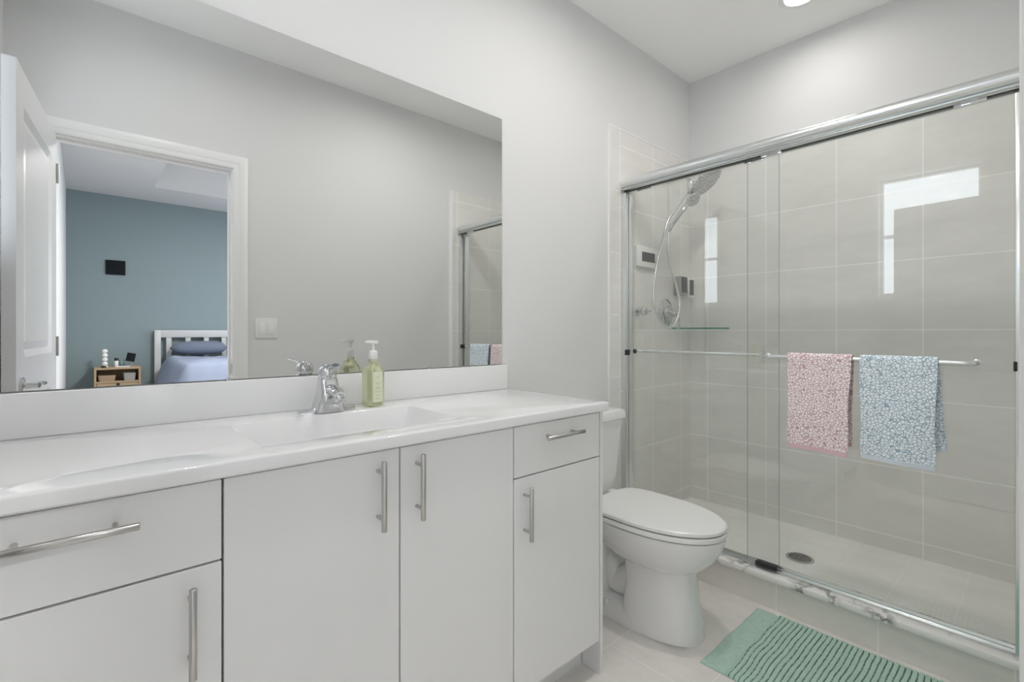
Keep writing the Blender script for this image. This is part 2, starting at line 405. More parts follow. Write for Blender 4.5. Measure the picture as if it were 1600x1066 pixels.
# door leaf, opened just over 90 degrees
LW, LT_, LH = 0.775, 0.035, 2.075
leaf = thing('door_1', 'white panelled door standing open at the left edge of the mirror', 'door', (JL + 0.035, 0.004, 0.008))
del leaf['category']; leaf['kind'] = 'structure'
ang = math.atan2(-0.075, 0.78)          # free end swings towards the left wall
def leaf_mesh():
    bm = B()
    # local: u = length (y), thickness towards -x, face at x=0
    us = [0, 0.11, 0.135, 0.165, LW - 0.165, LW - 0.135, LW - 0.11, LW]
    def panel(z0, z1): return [z0, z0 + 0.025, z0 + 0.055, z1 - 0.055, z1 - 0.025, z1]
    zs = [0] + panel(0.20, 0.92) + panel(1.07, 1.95) + [LH]
    def depth(i, j):
        def lvl(i, lo, hi):
            return 0
        ui = {0: 0, 1: 0, 2: 1, 3: 2, 4: 2, 5: 1, 6: 0, 7: 0}[i]
        k = (j - 1) % 6 if 1 <= j <= 12 else 0
        zi = {0: 0, 1: 1, 2: 2, 3: 2, 4: 1, 5: 0}[k] if 1 <= j <= 12 else 0
        m_ = min(ui, zi)
        return {0: 0.0, 1: -0.011, 2: -0.004}[m_]
    for side in (0, 1):
        V = [[bm.verts.new(((depth(i, j)) if side == 0 else (-LT_ - depth(i, j)), us[i], zs[j])) for j in range(len(zs))] for i in range(len(us))]
        for i in range(len(us) - 1):
            for j in range(len(zs) - 1):
                bm.faces.new((V[i][j], V[i + 1][j], V[i + 1][j + 1], V[i][j + 1]))
        if side == 0: V0 = V
    n, mz = len(us), len(zs)
    for i in range(n - 1):
        bm.faces.new((V0[i][0], V0[i + 1][0], V[i + 1][0], V[i][0])); bm.faces.new((V0[i][-1], V0[i + 1][-1], V[i + 1][-1], V[i][-1]))
    for j in range(mz - 1):
        bm.faces.new((V0[0][j], V0[0][j + 1], V[0][j + 1], V[0][j])); bm.faces.new((V0[-1][j], V0[-1][j + 1], V[-1][j + 1], V[-1][j]))
    return bm
def local(name, bm, m, parent, smooth=None):
    me_o = obj(name, bm, m, None, smooth); me_o.parent = parent; return me_o
local('door_leaf', leaf_mesh(), M['door'], leaf)
bm = B()
for s in (1, -1):
    x0 = 0 if s == 1 else -LT_
    add_lathe(bm, [(0.030, 0), (0.030, 0.006), (0.024, 0.010), (0.012, 0.012), (0.011, 0.045)], (x0, LW - 0.065, 0.975), (s, 0, 0))
    add_tube(bm, smooth_path([(x0 + s * 0.043, LW - 0.065, 0.975), (x0 + s * 0.047, LW - 0.09, 0.977), (x0 + s * 0.046, LW - 0.14, 0.975), (x0 + s * 0.043, LW - 0.185, 0.972)], 4), [0.011] * 4 + [0.008] * 9, 10)
local('door_handle', bm, M['chrome'], leaf, 50)
bm = B()
for z in (0.25, 1.05, 1.85): add_tube(bm, [(0.004, -0.002, z), (0.004, -0.002, z + 0.09)], 0.006, 10)
local('hinge', bm, M['nickel'], leaf, 50)
leaf.rotation_euler = (0, 0, -ang)

# ------------------------------------------------------------------ bedroom beyond the doorway (seen in the mirror)
BY, BZ, BX0, BX1 = -5.0, 2.94, -0.15, 3.9
wall('wall_bedroom_blue', [((BX0, BY - 0.1, 0), (BX1, BY, BZ))], M['blue'], 'blue grey bedroom wall at the far end, seen in the mirror')
wall('wall_bedroom_side', [((BX0 - 0.1, BY - 0.1, 0), (BX0, -0.12, BZ))], M['bedwall'], 'pale grey bedroom side wall, seen in the mirror')
wall('wall_bedroom_opening', [((BX1, BY - .1, 0), (BX1 + 0.12, -3.9, BZ)), ((BX1, -1.3, 0), (BX1 + 0.12, -0.12, BZ)), ((BX1, -3.9, 0), (BX1 + 0.12, -1.3, 0.7)), ((BX1, -3.9, 2.3), (BX1 + 0.12, -1.3, BZ))], M['bedwall'], 'unseen bedroom wall with a wide opening added for daylight')
wall('wall_bedroom_near', [((3.05, -0.12, 0), (BX1 + .12, 0, BZ)), ((BX0 - .1, -0.12, CEIL), (3.05, 0, BZ)), ((BX0 - .1, -0.12, 0), (BX0 - .1 + .001, -0.11, BZ))], M['bedwall'], 'bedroom side of the doorway wall')
# tray ceiling: recess from x>0.64, y from -4.2 to -1.6
wall('ceiling_bedroom', [((BX0 - .1, BY - .1, BZ), (BX1 + .1, -4.2, BZ + .1)), ((BX0 - .1, -4.2, BZ), (0.66, -1.0, BZ + .1)), ((BX0 - .1, -1.0, BZ), (BX1 + .1, 0, BZ + .1)), ((3.3, -4.2, BZ), (BX1 + .1, -1.0, BZ + .1)),
                         ((0.56, -4.3, BZ + .32), (3.4, -0.9, BZ + .4)), ((0.56, -4.3, BZ + .1), (3.4, -4.2, BZ + .32)), ((0.56, -1.0, BZ + .1), (3.4, -.9, BZ + .32)), ((0.56, -4.2, BZ + .1), (0.66, -1.0, BZ + .32)), ((3.3, -4.2, BZ + .1), (3.4, -1.0, BZ + .32))], M['bedceil'], 'bedroom tray ceiling seen in the mirror')
wall('floor_bedroom', [((BX0 - .1, BY - .1, -0.08), (BX1 + .12, -0.12, 0))], M['bedfloor'], 'bedroom floor')
w2 = thing('added_window', 'unseen white framed window added to light the bedroom', 'window', (BX1, -2.6, 0.7)); del w2['category']; w2['kind'] = 'structure'  # out of view, added as a daylight source for the bedroom
bm = B()
for a, b in (((BX1 + .03, -3.9, .7), (BX1 + .08, -3.85, 2.3)), ((BX1 + .03, -1.35, .7), (BX1 + .08, -1.3, 2.3)), ((BX1 + .03, -3.85, .7), (BX1 + .08, -1.35, .75)), ((BX1 + .03, -3.85, 2.25), (BX1 + .08, -1.35, 2.3)), ((BX1 + .03, -2.62, .75), (BX1 + .08, -2.58, 2.25))): add_box(bm, a, b)
obj('window_frame', bm, M['trim'], w2)

# nightstand
ns = thing('nightstand', 'pale wooden nightstand with open shelf and drawer against blue wall, in mirror', 'nightstand', (0.32, -4.78, 0))
nx0, nx1, ny0, ny1, nz = 0.105, 0.555, -4.98, -4.62, 0.735
bm = B()
add_box(bm, (nx0, ny0, nz - 0.025), (nx1, ny1, nz), 0.002); add_box(bm, (nx0, ny0, 0), (nx0 + 0.022, ny1, nz - .025), 0.002); add_box(bm, (nx1 - .022, ny0, 0), (nx1, ny1, nz - .025), 0.002)
add_box(bm, (nx0 + .022, ny0, 0.10), (nx1 - .022, ny1, 0.12)); add_box(bm, (nx0 + .022, ny0, 0.545), (nx1 - .022, ny1, 0.565)); add_box(bm, (nx0 + .022, ny0, 0.10), (nx1 - .022, ny0 + .012, nz - .025))
obj('body', bm, M['wood'], ns)
bm = B()
add_box(bm, (nx0 + .026, ny0 + .03, 0.335), (nx1 - .026, ny1 - 0.002, 0.54), 0.002)
d = obj('drawer', bm, M['wood'], ns)
bm = B(); add_lathe(bm, [(0.018, 0), (0.018, 0.003)], ((nx0 + nx1) / 2, ny1 - 0.003, 0.525), (0, 1, 0), 20)
obj('finger_hole', bm, M['black'], d)
bm = B(); add_box(bm, (nx0 + .026, ny0 + .03, 0.125), (nx1 - .026, ny1 - 0.002, 0.33), 0.002)
d = obj('drawer', bm, M['wood'], ns)
bm = B(); add_lathe(bm, [(0.018, 0), (0.018, 0.003)], ((nx0 + nx1) / 2, ny1 - 0.003, 0.315), (0, 1, 0), 20)
obj('finger_hole', bm, M['black'], d)
# basket + tub on the shelf
bm = B(); loft(bm, [rrect(nx0 + .12, -4.72, .075, .075, .02, .565), rrect(nx0 + .12, -4.72, .085, .085, .02, .64), rrect(nx0 + .12, -4.72, .078, .078, .018, .64), rrect(nx0 + .12, -4.72, .07, .07, .018, .575)])
tag(obj('basket', bm, M['wicker'], None, 50), 'tan wicker basket on the open shelf of the nightstand', 'basket')
bm = B(); loft(bm, [rrect(nx1 - .11, -4.71, .055, .055, .015, .565), rrect(nx1 - .11, -4.71, .062, .062, .015, .66), rrect(nx1 - .11, -4.71, .057, .057, .014, .66), rrect(nx1 - .11, -4.71, .05, .05, .014, .57)])
tag(obj('storage_tub', bm, M['greyplastic'], None, 50), 'grey storage tub on the nightstand shelf beside the basket', 'tub')
# lamp of stacked discs
lx, ly = nx0 + .105, -4.78
lp = thing('table_lamp', 'white column lamp of stacked round discs standing on the nightstand', 'lamp', (lx, ly, nz))
bm = B(); add_lathe(bm, [(0.035, 0), (0.035, 0.015), (0.008, 0.018), (0.008, 0.22)], (lx, ly - .03, nz), (0, 0, 1)); obj('stand', bm, M['plastic'], lp, 50)
bm = B()
for k in range(4): add_lathe(bm, [(0.0, -0.016), (0.022, -0.014), (0.029, 0), (0.022, 0.014), (0.0, 0.016)], (lx, ly, nz + .042 + .052 * k), (0, 1, 0.1), 24)
obj('lamp_disc', bm, M['plastic'], lp, 60)
bm = B(); add_lathe(bm, [(0.024, 0), (0.028, 0.006), (0.026, 0.016), (0.01, 0.022)], (nx0 + .09, -4.66, nz), (0, 0, 1)); tag(obj('charging_puck', bm, M['black'], None, 50), 'small black round puck at the front of the nightstand', 'puck')
bt = thing('pill_bottle', 'small bottle with black cap and white label on nightstand', 'bottle', (nx0 + .215, -4.76, nz))
bm = B(); add_lathe(bm, [(0.019, 0), (0.02, 0.004), (0.02, 0.07), (0.013, 0.08)], (nx0 + .215, -4.76, nz + .003), (0, 0, 1)); obj('bottle_body', bm, M['plastic'], bt, 50)
bm = B(); add_lathe(bm, [(0.021, 0.0), (0.021, 0.03), (0.018, 0.034)], (nx0 + .215, -4.76, nz + .078), (0, 0, 1)); obj('cap', bm, M['black'], bt, 50)
bm = B(); add_box(bm, (nx0 + .20, -4.70, nz), (nx0 + .34, -4.63, nz + .012), 0.003); tag(obj('soap_dish', bm, M['plastic'], None, 35), 'low cream tray at the front edge of the nightstand', 'tray')
bm = B(); add_lathe(bm, [(0.026, 0), (0.03, 0.09), (0.028, 0.09), (0.024, 0.004)], (nx0 + .272, -4.79, nz), (0, 0, 1)); tag(obj('drinking_glass', bm, M['clear'], None, 50), 'clear drinking glass between small bottle and tablet on nightstand', 'glass')
tb = thing('tablet', 'black tablet leaning on a small stand on the nightstand', 'tablet', (nx0 + .36, -4.80, nz))
bm = B(); add_box(bm, (-.045, -.004, -.055), (.045, .004, .055), 0.002)
bmesh.ops.transform(bm, matrix=Matrix.Translation((nx0 + .36, -4.80, nz + .115)) @ Matrix.Rotation(R(12), 4, 'Y') @ Matrix.Rotation(R(15), 4, 'X'), verts=bm.verts); obj('tablet_body', bm, M['panelblack'], tb)
bm = B(); add_box(bm, (nx0 + .33, -4.85, nz), (nx0 + .39, -4.78, nz + .008)); add_tube(bm, [(nx0 + .36, -4.83, nz + .006), (nx0 + .36, -4.812, nz + .09)], 0.005); obj('tablet_stand', bm, M['nickel'], tb)
# dark panel
bm = B(); add_box(bm, (0.223, BY, 1.915), (0.42, BY + .02, 2.10), 0.003)
tag(obj('wall_panel', bm, M['panelblack'], None, 35), 'plain dark rectangle hanging on the blue bedroom wall, in mirror', 'picture')
# bed
bd = thing('bed', 'white slatted headboard bed against the blue wall, seen in the mirror', 'bed', (1.5, -4.9, 0))
hb0, hb1 = 0.72, 2.35
bm = B()
add_box(bm, (hb0, -4.97, 0), (hb0 + .07, -4.91, 1.20), 0.004); add_box(bm, (hb1 - .07, -4.97, 0), (hb1, -4.91, 1.20), 0.004)
add_box(bm, (hb0 + .07, -4.965, 1.10), (hb1 - .07, -4.915, 1.20), 0.004); add_box(bm, (hb0 + .07, -4.965, 0.45), (hb1 - .07, -4.915, 0.55), 0.004)
for k in range(7): 
    x = hb0 + .13 + k * (hb1 - hb0 - .32) / 6
    add_box(bm, (x, -4.955, .55), (x + .06, -4.925, 1.10))
obj('headboard', bm, M['bedwhite'], bd, 35)
bm = B(); add_box(bm, (hb0 + .02, -4.91, .22), (hb0 + .06, -2.95, .36)); add_box(bm, (hb1 - .06, -4.91, .22), (hb1 - .02, -2.95, .36)); add_box(bm, (hb0 + .02, -2.95, 0), (hb1 - .02, -2.90, .45)); obj('bed_frame', bm, M['bedwhite'], bd)
bm = B(); add_box(bm, (hb0 + .06, -4.90, .36), (hb1 - .06, -2.96, .64), 0.03, 3); obj('mattress', bm, M['plastic'], bd, 50)
# duvet
bm = B(); nxq, nyq = 60, 60; V = []
for i in range(nxq + 1):
    row = []
    for j in range(nyq + 1):
        u = i / nxq; v = j / nyq
        x = hb0 - .02 + (hb1 - hb0 + .04) * u; y = -4.80 + 1.88 * v
        ed = min(x - hb0 + .02, hb1 + .02 - x)
        z = 0.84 - 0.32 * max(0, 1 - ed / .14) ** 1.6 - .28 * max(0, (v - .93) / .07) ** 1.5 - .07 * max(0, 1 - v / .05)
        z += 0.035 * noise.noise(Vector((x * 3, y * 2.2, 0))) + .02 * noise.noise(Vector((x * 8 + y * 5, y * 3, 3)))
        row.append(bm.verts.new((x, y, z)))
    V.append(row)
W = [[bm.verts.new(v.co - Vector((0, 0, .04))) for v in r] for r in V]
for i in range(nxq):
    for j in range(nyq):
        bm.faces.new((V[i][j], V[i + 1][j], V[i + 1][j + 1], V[i][j + 1])); bm.faces.new((W[i][j], W[i][j + 1], W[i + 1][j + 1], W[i + 1][j]))
for i in range(nxq):
    bm.faces.new((V[i][0], V[i + 1][0], W[i + 1][0], W[i][0])); bm.faces.new((V[i][-1], V[i + 1][-1], W[i + 1][-1], W[i][-1]))
for j in range(nyq):
    bm.faces.new((V[0][j], V[0][j + 1], W[0][j + 1], W[0][j])); bm.faces.new((V[-1][j], V[-1][j + 1], W[-1][j + 1], W[-1][j]))
tag(obj('duvet', bm, M['sheet'], None, 60), 'rumpled blue grey duvet spread over the bed, in mirror', 'duvet')
for k, x in enumerate((0.87, 1.60)):
    bm = B(); rings = []
    for j in range(13):
        t = -1 + 2 * j / 12; s = max(0.03, (1 - abs(t) ** 3) ** .5)
        rings.append([Vector((x + .34 + .34 * t, -4.78 + .10 * s * math.cos(a), .955 + .095 * s * math.sin(a))) for a in [2 * PI * q / 20 for q in range(20)]])
    loft(bm, rings); 
    tag(obj('pillow', bm, M['pillow'], None, 70), ['slate blue pillow leaning on the headboard nearest the nightstand', 'slate blue pillow on the far half of the bed'][k], 'pillow', 'pillows on the bed')

# ------------------------------------------------------------------ mirror
bm = B(); add_box(bm, (XL + 0.02, YM - 0.006, 1.034), (1.315, YM - 0.0005, 2.063))
for f in bm.faces:
    f.material_index = 0 if f.normal.y < -0.9 else 1
mo = tag(obj('vanity_mirror', bm, [M['mirror'], M['mirror_edge']]), 'large frameless rectangular mirror on the wall above the vanity', 'mirror')
for x in (0.30, 0.95, 1.15): boxo('mirror_clip', (x, YM - 0.009, 1.0312), (x + .014, YM, 1.038), M['chrome'], mo, 0.001)

# ------------------------------------------------------------------ light switch on the doorway wall
sw = thing('light_switch', 'white double rocker light switch beside the doorway, seen in the mirror', 'switch', (0.80, 0, 1.19))
bm = B(); add_box(bm, (0.745, 0, 1.133), (0.865, 0.006, 1.25), 0.002); obj('plate', bm, M['plastic'], sw, 35)
for x in (0.765, 0.812):
    bm = B(); add_box(bm, (x, 0.0055, 1.158), (x + .034, 0.010, 1.225), 0.0015); obj('rocker', bm, M['trim'], sw, 35)

# ------------------------------------------------------------------ vanity
FY = 1.02           # door faces
CT = 0.93           # counter top
CB = 0.900
def handle(c0, c1, parent, y=0.988, r=0.0062):
    """bar from c0 to c1 with two posts back to the door face"""
    c0 = Vector(c0); c1 = Vector(c1); bm = B(); d = (c1 - c0)
    add_lathe(bm, [(r * .8, 0), (r, 0.0012), (r, d.length - .0012), (r * .8, d.length)], c0, d, 16)
    for t in (0.17, 0.83):
        p = c0 + d * t
        add_tube(bm, [p, (p.x, FY + .002, p.z)], 0.0045, 12)
    return obj('handle', bm, M['nickel'], parent, 50)
def front(name, x0, x1, z0, z1, parent):
    bm = B(); add_box(bm, (x0 + .002, FY, z0 + .002), (x1 - .002, FY + .019, z1 - .002), 0.0012, 1); return obj(name, bm, M['cab'], parent, 35)
ZB, ZD, ZT = 0.116, 0.745, 0.896
def cabinet(name, label, x0, x1, endpanel=False, divider=0.1):
    t = thing(name, label, 'cabinet', ((x0 + x1) / 2, 1.28, 0), 'white bathroom vanity cabinets')
    bm = B()
    add_box(bm, (x0 + .0015, FY + .0195, ZB), (x0 + .018, YM - .001, CB)); add_box(bm, (x1 - .018, FY + .0195, ZB), (x1 - .0015, YM - .001, CB))
    add_box(bm, (x0 + .018, FY + .0195, ZB), (x1 - .018, YM - .001, ZB + .016)); add_box(bm, (x0 + .018, YM - .008, ZB + .016), (x1 - .018, YM - .001, .76))
    add_box(bm, (x0 + .018, FY + .0195, 0.885), (x1 - .018, FY + .06, CB)) 
    obj('body', bm, M['gap'], t)
    bm = B(); add_box(bm, (x0 + .0015, 1.10, 0), (x1 - .0015, 1.115, ZB)); obj('toe_kick', bm, M['cab'], t)
    return t
LC0, LC1, RC0, RC1, MID = -0.205, 0.194, 0.919, 1.312, 0.558
c1 = cabinet('drawer_cabinet', 'white flat-front cabinet with one drawer over one door at the left end of the vanity', LC0, LC1)
d = front('drawer', LC0, LC1, ZD, ZT, c1); handle((-0.105, .988, .850), (0.070, .988, .850), d)
d = front('door', LC0, LC1, ZB, ZD, c1); handle((0.143, .988, .562), (0.143, .988, .721), d)
bm = B(); add_box(bm, (XL, FY + .001, 0.0), (LC0 - .001, FY + .02, CB)); obj('filler_strip', bm, M['cab'], c1)
c2 = cabinet('sink_cabinet', 'white flat-front double door cabinet below the sink basin', LC1, RC0)
d = front('door', LC1, MID, ZB, ZT, c2); handle((0.502, .988, .720), (0.502, .988, .877), d)
d = front('door', MID, RC0, ZB, ZT, c2); handle((0.602, .988, .720), (0.602, .988, .877), d)
c3 = cabinet('drawer_cabinet', 'white flat-front cabinet with a drawer over a door beside the toilet', RC0, RC1)
d = front('drawer', RC0, RC1, ZD, ZT, c3); handle((1.027, .988, .851), (1.195, .988, .851), d)
d = front('door', RC0, RC1, ZB, ZD, c3); handle((0.959, .988, .565), (0.959, .988, .720), d)
bm = B(); add_box(bm, (RC1 + .002, FY - .001, 0), (1.328, YM, CB), 0.001); obj('end_panel', bm, M['cab'], c3)

# countertop with integrated basin: lofted rings
ct = thing('vanity_countertop', 'glossy white countertop with moulded rectangular basin on the vanity', 'countertop', (0.54, 1.27, CB))
bx, by = 0.535, 1.238
X0, X1, Y0, Y1 = XL + .001, 1.335, 1.0, YM
def ray_rect(a, x0, x1, y0, y1):
    c, s = math.cos(a), math.sin(a); t = 1e9
    if c > 1e-9: t = min(t, (x1 - bx) / c)
    if c < -1e-9: t = min(t, (x0 - bx) / c)
    if s > 1e-9: t = min(t, (y1 - by) / s)
    if s < -1e-9: t = min(t, (y0 - by) / s)
    return Vector((bx + t * c, by + t * s))
def ray_rr(a, hx, hy, r, cx=None, cy=None):
    # distance to rounded rectangle boundary along angle a by bisection
    c, s = math.cos(a), math.sin(a); lo, hi = 0, 1.0
    for _ in range(40):
        t = (lo + hi) / 2; x, y = abs(t * c), abs(t * s)
        dx, dy = max(x - (hx - r), 0), max(y - (hy - r), 0)
        ins = (math.hypot(dx, dy) <= r) and x <= hx and y <= hy
        if ins: lo = t
        else: hi = t
    return Vector((lo * c, lo * s))
angs = sorted(set([2 * PI * k / 120 for k in range(120)] + [math.atan2(yy - by, xx - bx) % (2 * PI) for xx in (X0, X1) for yy in (Y0, Y1)]))
def outer(inset, z): 
    out = []
    for a in angs:
        p = ray_rect(a, X0, X1, Y0, Y1); q = Vector((min(max(p.x, X0 + inset), X1 - inset), min(max(p.y, Y0 + inset), Y1 - inset)))
        out.append(Vector((q.x, q.y, z)))
    return out
def inner(hx, hy, r, z, ox=0, oy=0): return [Vector((bx + ox + ray_rr(a, hx, hy, r).x, by + oy + ray_rr(a, hx, hy, r).y, z)) for a in angs]
bm = B()
rings = [inner(.26, .155, .03, CB), outer(.004, CB), outer(0, CB + .004), outer(0, CT - .006), outer(.0008, CT - .0025), outer(.003, CT - .0006), outer(.006, CT),
         inner(.260, .156, .016, CT), inner(.258, .154, .015, CT - .0006), inner(.256, .152, .014, CT - .003), inner(.236, .144, .016, CT - .05), inner(.212, .136, .02, CT - .105),
         inner(.200, .128, .022, CT - .118), inner(.18, .11, .03, CT - .126), inner(.12, .08, .05, CT - .132), inner(.03, .03, .029, CT - .137)]
loft(bm, rings, cap0=False, cap1=True)
# underside shell of basin
rings = [inner(.26, .155, .03, CB), inner(.245, .148, .05, CT - .06), inner(.2, .13, .05, CT - .14), inner(.1, .08, .05, CT - .15)]
loft(bm, rings, cap0=False, cap1=True)
ctop = obj('counter_slab', bm, M['counter'], ct, 40)
bm = B(); add_box(bm, (X0, 1.520, CT - .001), (X1, YM, 1.031), 0.004, 2); obj('backsplash', bm, M['counter'], ct, 35)
bm = B(); add_lathe(bm, [(0.0, 0), (0.022, 0), (0.022, 0.002), (0.016, 0.004), (0, 0.0045)], (bx, by, CT - .1365), (0, 0, 1)); obj('drain', bm, M['chrome'], ct, 50)

# ------------------------------------------------------------------ faucet
fx_, fy_ = 0.545, 1.437
fc = thing('faucet', 'chrome single lever faucet standing on the countertop behind the basin', 'faucet', (fx_, fy_, CT))
bm = B()
# flared base wings
prof = []
for k in range(25):
    t = -1 + 2 * k / 24; a = abs(t)
    prof.append((t * .082, 0.012 + .016 * (1 - a ** 2.2), .010 + .024 * math.exp(-(t / .42) ** 2)))
rings = []
for x, hw, h in prof:
    rings.append([Vector((fx_ + x, fy_ + hw * math.copysign(abs(math.cos(a)) ** .8, math.cos(a)), CT + h * max(0, math.sin(a)) ** .8)) for a in [PI * q / 12 for q in range(13)]])
loft(bm, rings)
obj('base', bm, M['chrome'], fc, 50)
bm = B()
# body rising and leaning to the front into the spout
path = [(0, -.004, .0, .043, .038), (0, -.006, .02, .039, .038), (0, -.012, .042, .033, .038), (0, -.010, .06, .028, .034), (0, -.002, .080, .026, .027), (0, 0, .095, .025, .025)]
loft(bm, [rrect(fx_ + a, fy_ + b, w_, h_, min(w_, h_) * .55, CT + .004 + z, 6) for a, b, z, w_, h_ in path])
# spout
sp = smooth_path([(fx_, fy_, CT + .062), (fx_, fy_ - .045, CT + .066), (fx_, fy_ - .075, CT + .064), (fx_, fy_ - .098, CT + .056)], 5)
add_tube(bm, sp, [.023 - .007 * i / (len(sp) - 1) for i in range(len(sp))], 18, sx=1.0, sy=.85)
obj('spout', bm, M['chrome'], fc, 50)
bm = B(); add_lathe(bm, [(0.0125, 0), (0.0135, 0.003), (0.0135, 0.016), (0.011, .02)], (fx_, fy_ - .092, CT + .038), (0, 0, 1), 20)
obj('aerator', bm, M['chrome'], fc, 50)
bm = B(); add_lathe(bm, [(0.024, 0), (0.027, 0.006), (0.027, 0.018), (0.024, 0.032), (0.016, 0.042), (0.006, .046), (0, .0465)], (fx_, fy_, CT + .098), (0, -.12, 1), 28)
lev = smooth_path([(fx_, fy_ - .012, CT + .130), (fx_ - .003, fy_ - .04, CT + .138), (fx_ - .008, fy_ - .07, CT + .141), (fx_ - .014, fy_ - .10, CT + .144)], 5)
add_tube(bm, lev, [.012 - .007 * i / (len(lev) - 1) + (.003 if i > 12 else 0) for i in range(len(lev))], 14, sx=1.3, sy=.6)
obj('lever', bm, M['chrome'], fc, 50)

# ------------------------------------------------------------------ soap bottle
sx_, sy_ = 0.695, 1.445
so = thing('soap_dispenser', 'pale green pump soap bottle with white pump standing beside the faucet', 'bottle', (sx_, sy_, CT))
brot = Matrix.Translation((sx_, sy_, 0)) @ Matrix.Rotation(R(-88), 4, 'Z')
def at_bottle(bm): bmesh.ops.transform(bm, matrix=brot, verts=bm.verts); return bm
bm = B(); hb = .0295
def oct_(h, ch, z):
    return [Vector((x, y, z)) for x, y in ((h, -h + ch), (h, h - ch), (h - ch, h), (-h + ch, h), (-h, h - ch), (-h, -h + ch), (-h + ch, -h), (h - ch, -h))]
loft(bm, [oct_(hb - .006, .011, CT + .0005), oct_(hb, .012, CT + .006), oct_(hb, .012, CT + .112), oct_(hb - .003, .012, CT + .120), oct_(.016, .009, CT + .138), oct_(.0125, .0072, CT + .142), oct_(.0125, .0072, CT + .150)])
obj('bottle_body', at_bottle(bm), M['soap'], so, 30)
bm = B(); add_box(bm, (hb + .0002, -.0165, CT + .016), (hb + .0009, .0165, CT + .112)); lb2 = B(); add_box(lb2, (-hb - .0009, -.0165, CT + .016), (-hb - .0002, .0165, CT + .112))
lb = obj('label', at_bottle(bm), M['label'], so)
pt(lb, 'pale yellow-green paper label'); pt(obj('label', at_bottle(lb2), M['label'], so), 'pale yellow-green paper label on the back')
bm = B()
for z, w_ in ((.076, .010), (.072, .006), (.062, .007), (.057, .008), (.048, .012), (.037, .007), (.026, .009)): add_box(bm, (hb + .0009, -w_, CT + z), (hb + .0012, w_, CT + z + .0013))
obj('text_lines', at_bottle(bm), M['ink'], lb)
bm = B()
for s in (-1, 1): add_tube(bm, [(hb + .0011, s * .0032, CT + .091), (hb + .0011, 0, CT + .0975)], .0004, 6)
add_box(bm, (hb + .0009, -.0018, CT + .0932), (hb + .0012, .0018, CT + .0938))
obj('logo', at_bottle(bm), M['ink'], lb)
bm = B(); add_lathe(bm, [(0.0125, 0), (0.0135, 0.002), (0.0135, 0.024), (0.0115, 0.027), (.0055, .029), (.0042, .040), (.0042, .052)], (0, 0, CT + .150), (0, 0, 1), 28)
loft(bm, [[Vector((y, -x, CT + .150 + z)) for x, z in ((-.014, .050), (.028, .053), (.030, .057), (.012, .061), (-.014, .060))] for w_, y in ((1, -.007), (1, .007))])
obj('pump', at_bottle(bm), M['plastic'], so, 40)

# ------------------------------------------------------------------ toilet
tx = 1.72
to = thing('toilet', 'white two piece toilet with closed elongated lid between vanity and shower', 'toilet', (tx, 1.2, 0))
bm = B()
# foot plinth
loft(bm, [egg(tx, .868, 1.44, .118, 0, 2.3, 3.5), egg(tx, .868, 1.44, .118, .018, 2.3, 3.5), egg(tx, .872, 1.435, .112, .045, 2.3, 3.5), egg(tx, .90, 1.42, .08, .07, 2.3, 3)])
# front column
loft(bm, [egg(tx, .868, 1.17, .117, .01, 2.3, 4, split=.6), egg(tx, .873, 1.165, .112, .08, 2.3, 4, split=.6), egg(tx, .884, 1.155, .104, .17, 2.3, 4, split=.6), egg(tx, .893, 1.16, .10, .24, 2.3, 4, split=.6), egg(tx, .89, 1.15, .105, .30, 2.3, 3.5, split=.6)])
# bowl
loft(bm, [egg(tx, .93, 1.20, .07, .235, split=.5), egg(tx, .885, 1.24, .112, .262), egg(tx, .845, 1.28, .142, .293), egg(tx, .812, 1.32, .163, .33), egg(tx, .793, 1.35, .176, .368), egg(tx, .784, 1.365, .181, .400), egg(tx, .786, 1.365, .180, .4095)])
# trapway and rear support
add_tube(bm, smooth_path([(tx, 1.10, .20), (tx, 1.18, .13), (tx, 1.24, .12), (tx, 1.30, .20), (tx, 1.36, .26), (tx, 1.43, .20), (tx, 1.46, .08), (tx, 1.46, .03)], 6), .062, 20)
loft(bm, [rrect(tx, 1.36, .085, .12, .04, .04), rrect(tx, 1.37, .08, .11, .04, .25), rrect(tx, 1.37, .125, .145, .05, .36), rrect(tx, 1.375, .155, .15, .05, .40), rrect(tx, 1.375, .155, .15, .05, .416)])
obj('bowl', bm, M['ceramic'], to, 45)
for s in (-1, 1):
    bm = B(); add_lathe(bm, [(.014, 0), (.013, .012), (.006, .018), (0, .019)], (tx + s * .098, 1.22, .045), (0, 0, 1), 16)
    obj('bolt_cap', bm, M['plastic'], to, 60)
bm = B(); g = [egg(tx, .784, 1.31, .182, .414, 2.05, 5, split=.55), egg(tx, .779, 1.315, .186, .418, 2.05, 5, split=.55), egg(tx, .779, 1.315, .186, .430, 2.05, 5, split=.55), egg(tx, .783, 1.31, .183, .434, 2.05, 5, split=.55)]
loft(bm, g); obj('seat', bm, M['plastic'], to, 40)
bm = B(); g = [egg(tx, .786, 1.305, .18, .4375, 2.05, 5, split=.55), egg(tx, .780, 1.31, .185, .441, 2.05, 5, split=.55), egg(tx, .781, 1.31, .184, .451, 2.05, 5, split=.55), egg(tx, .788, 1.303, .178, .4555, 2.05, 5, split=.55), egg(tx, .83, 1.27, .145, .4585, 2.05, 5, split=.55), egg(tx, .92, 1.2, .08, .460, 2.05, 4, split=.55), egg(tx, 1.0, 1.12, .02, .4602, split=.55)]
loft(bm, g); 
for s in (-1, 1): add_box(bm, (tx + s * .075 - .02, 1.29, .434), (tx + s * .075 + .02, 1.335, .452), .004)
obj('lid', bm, M['plastic'], to, 25)
bm = B()
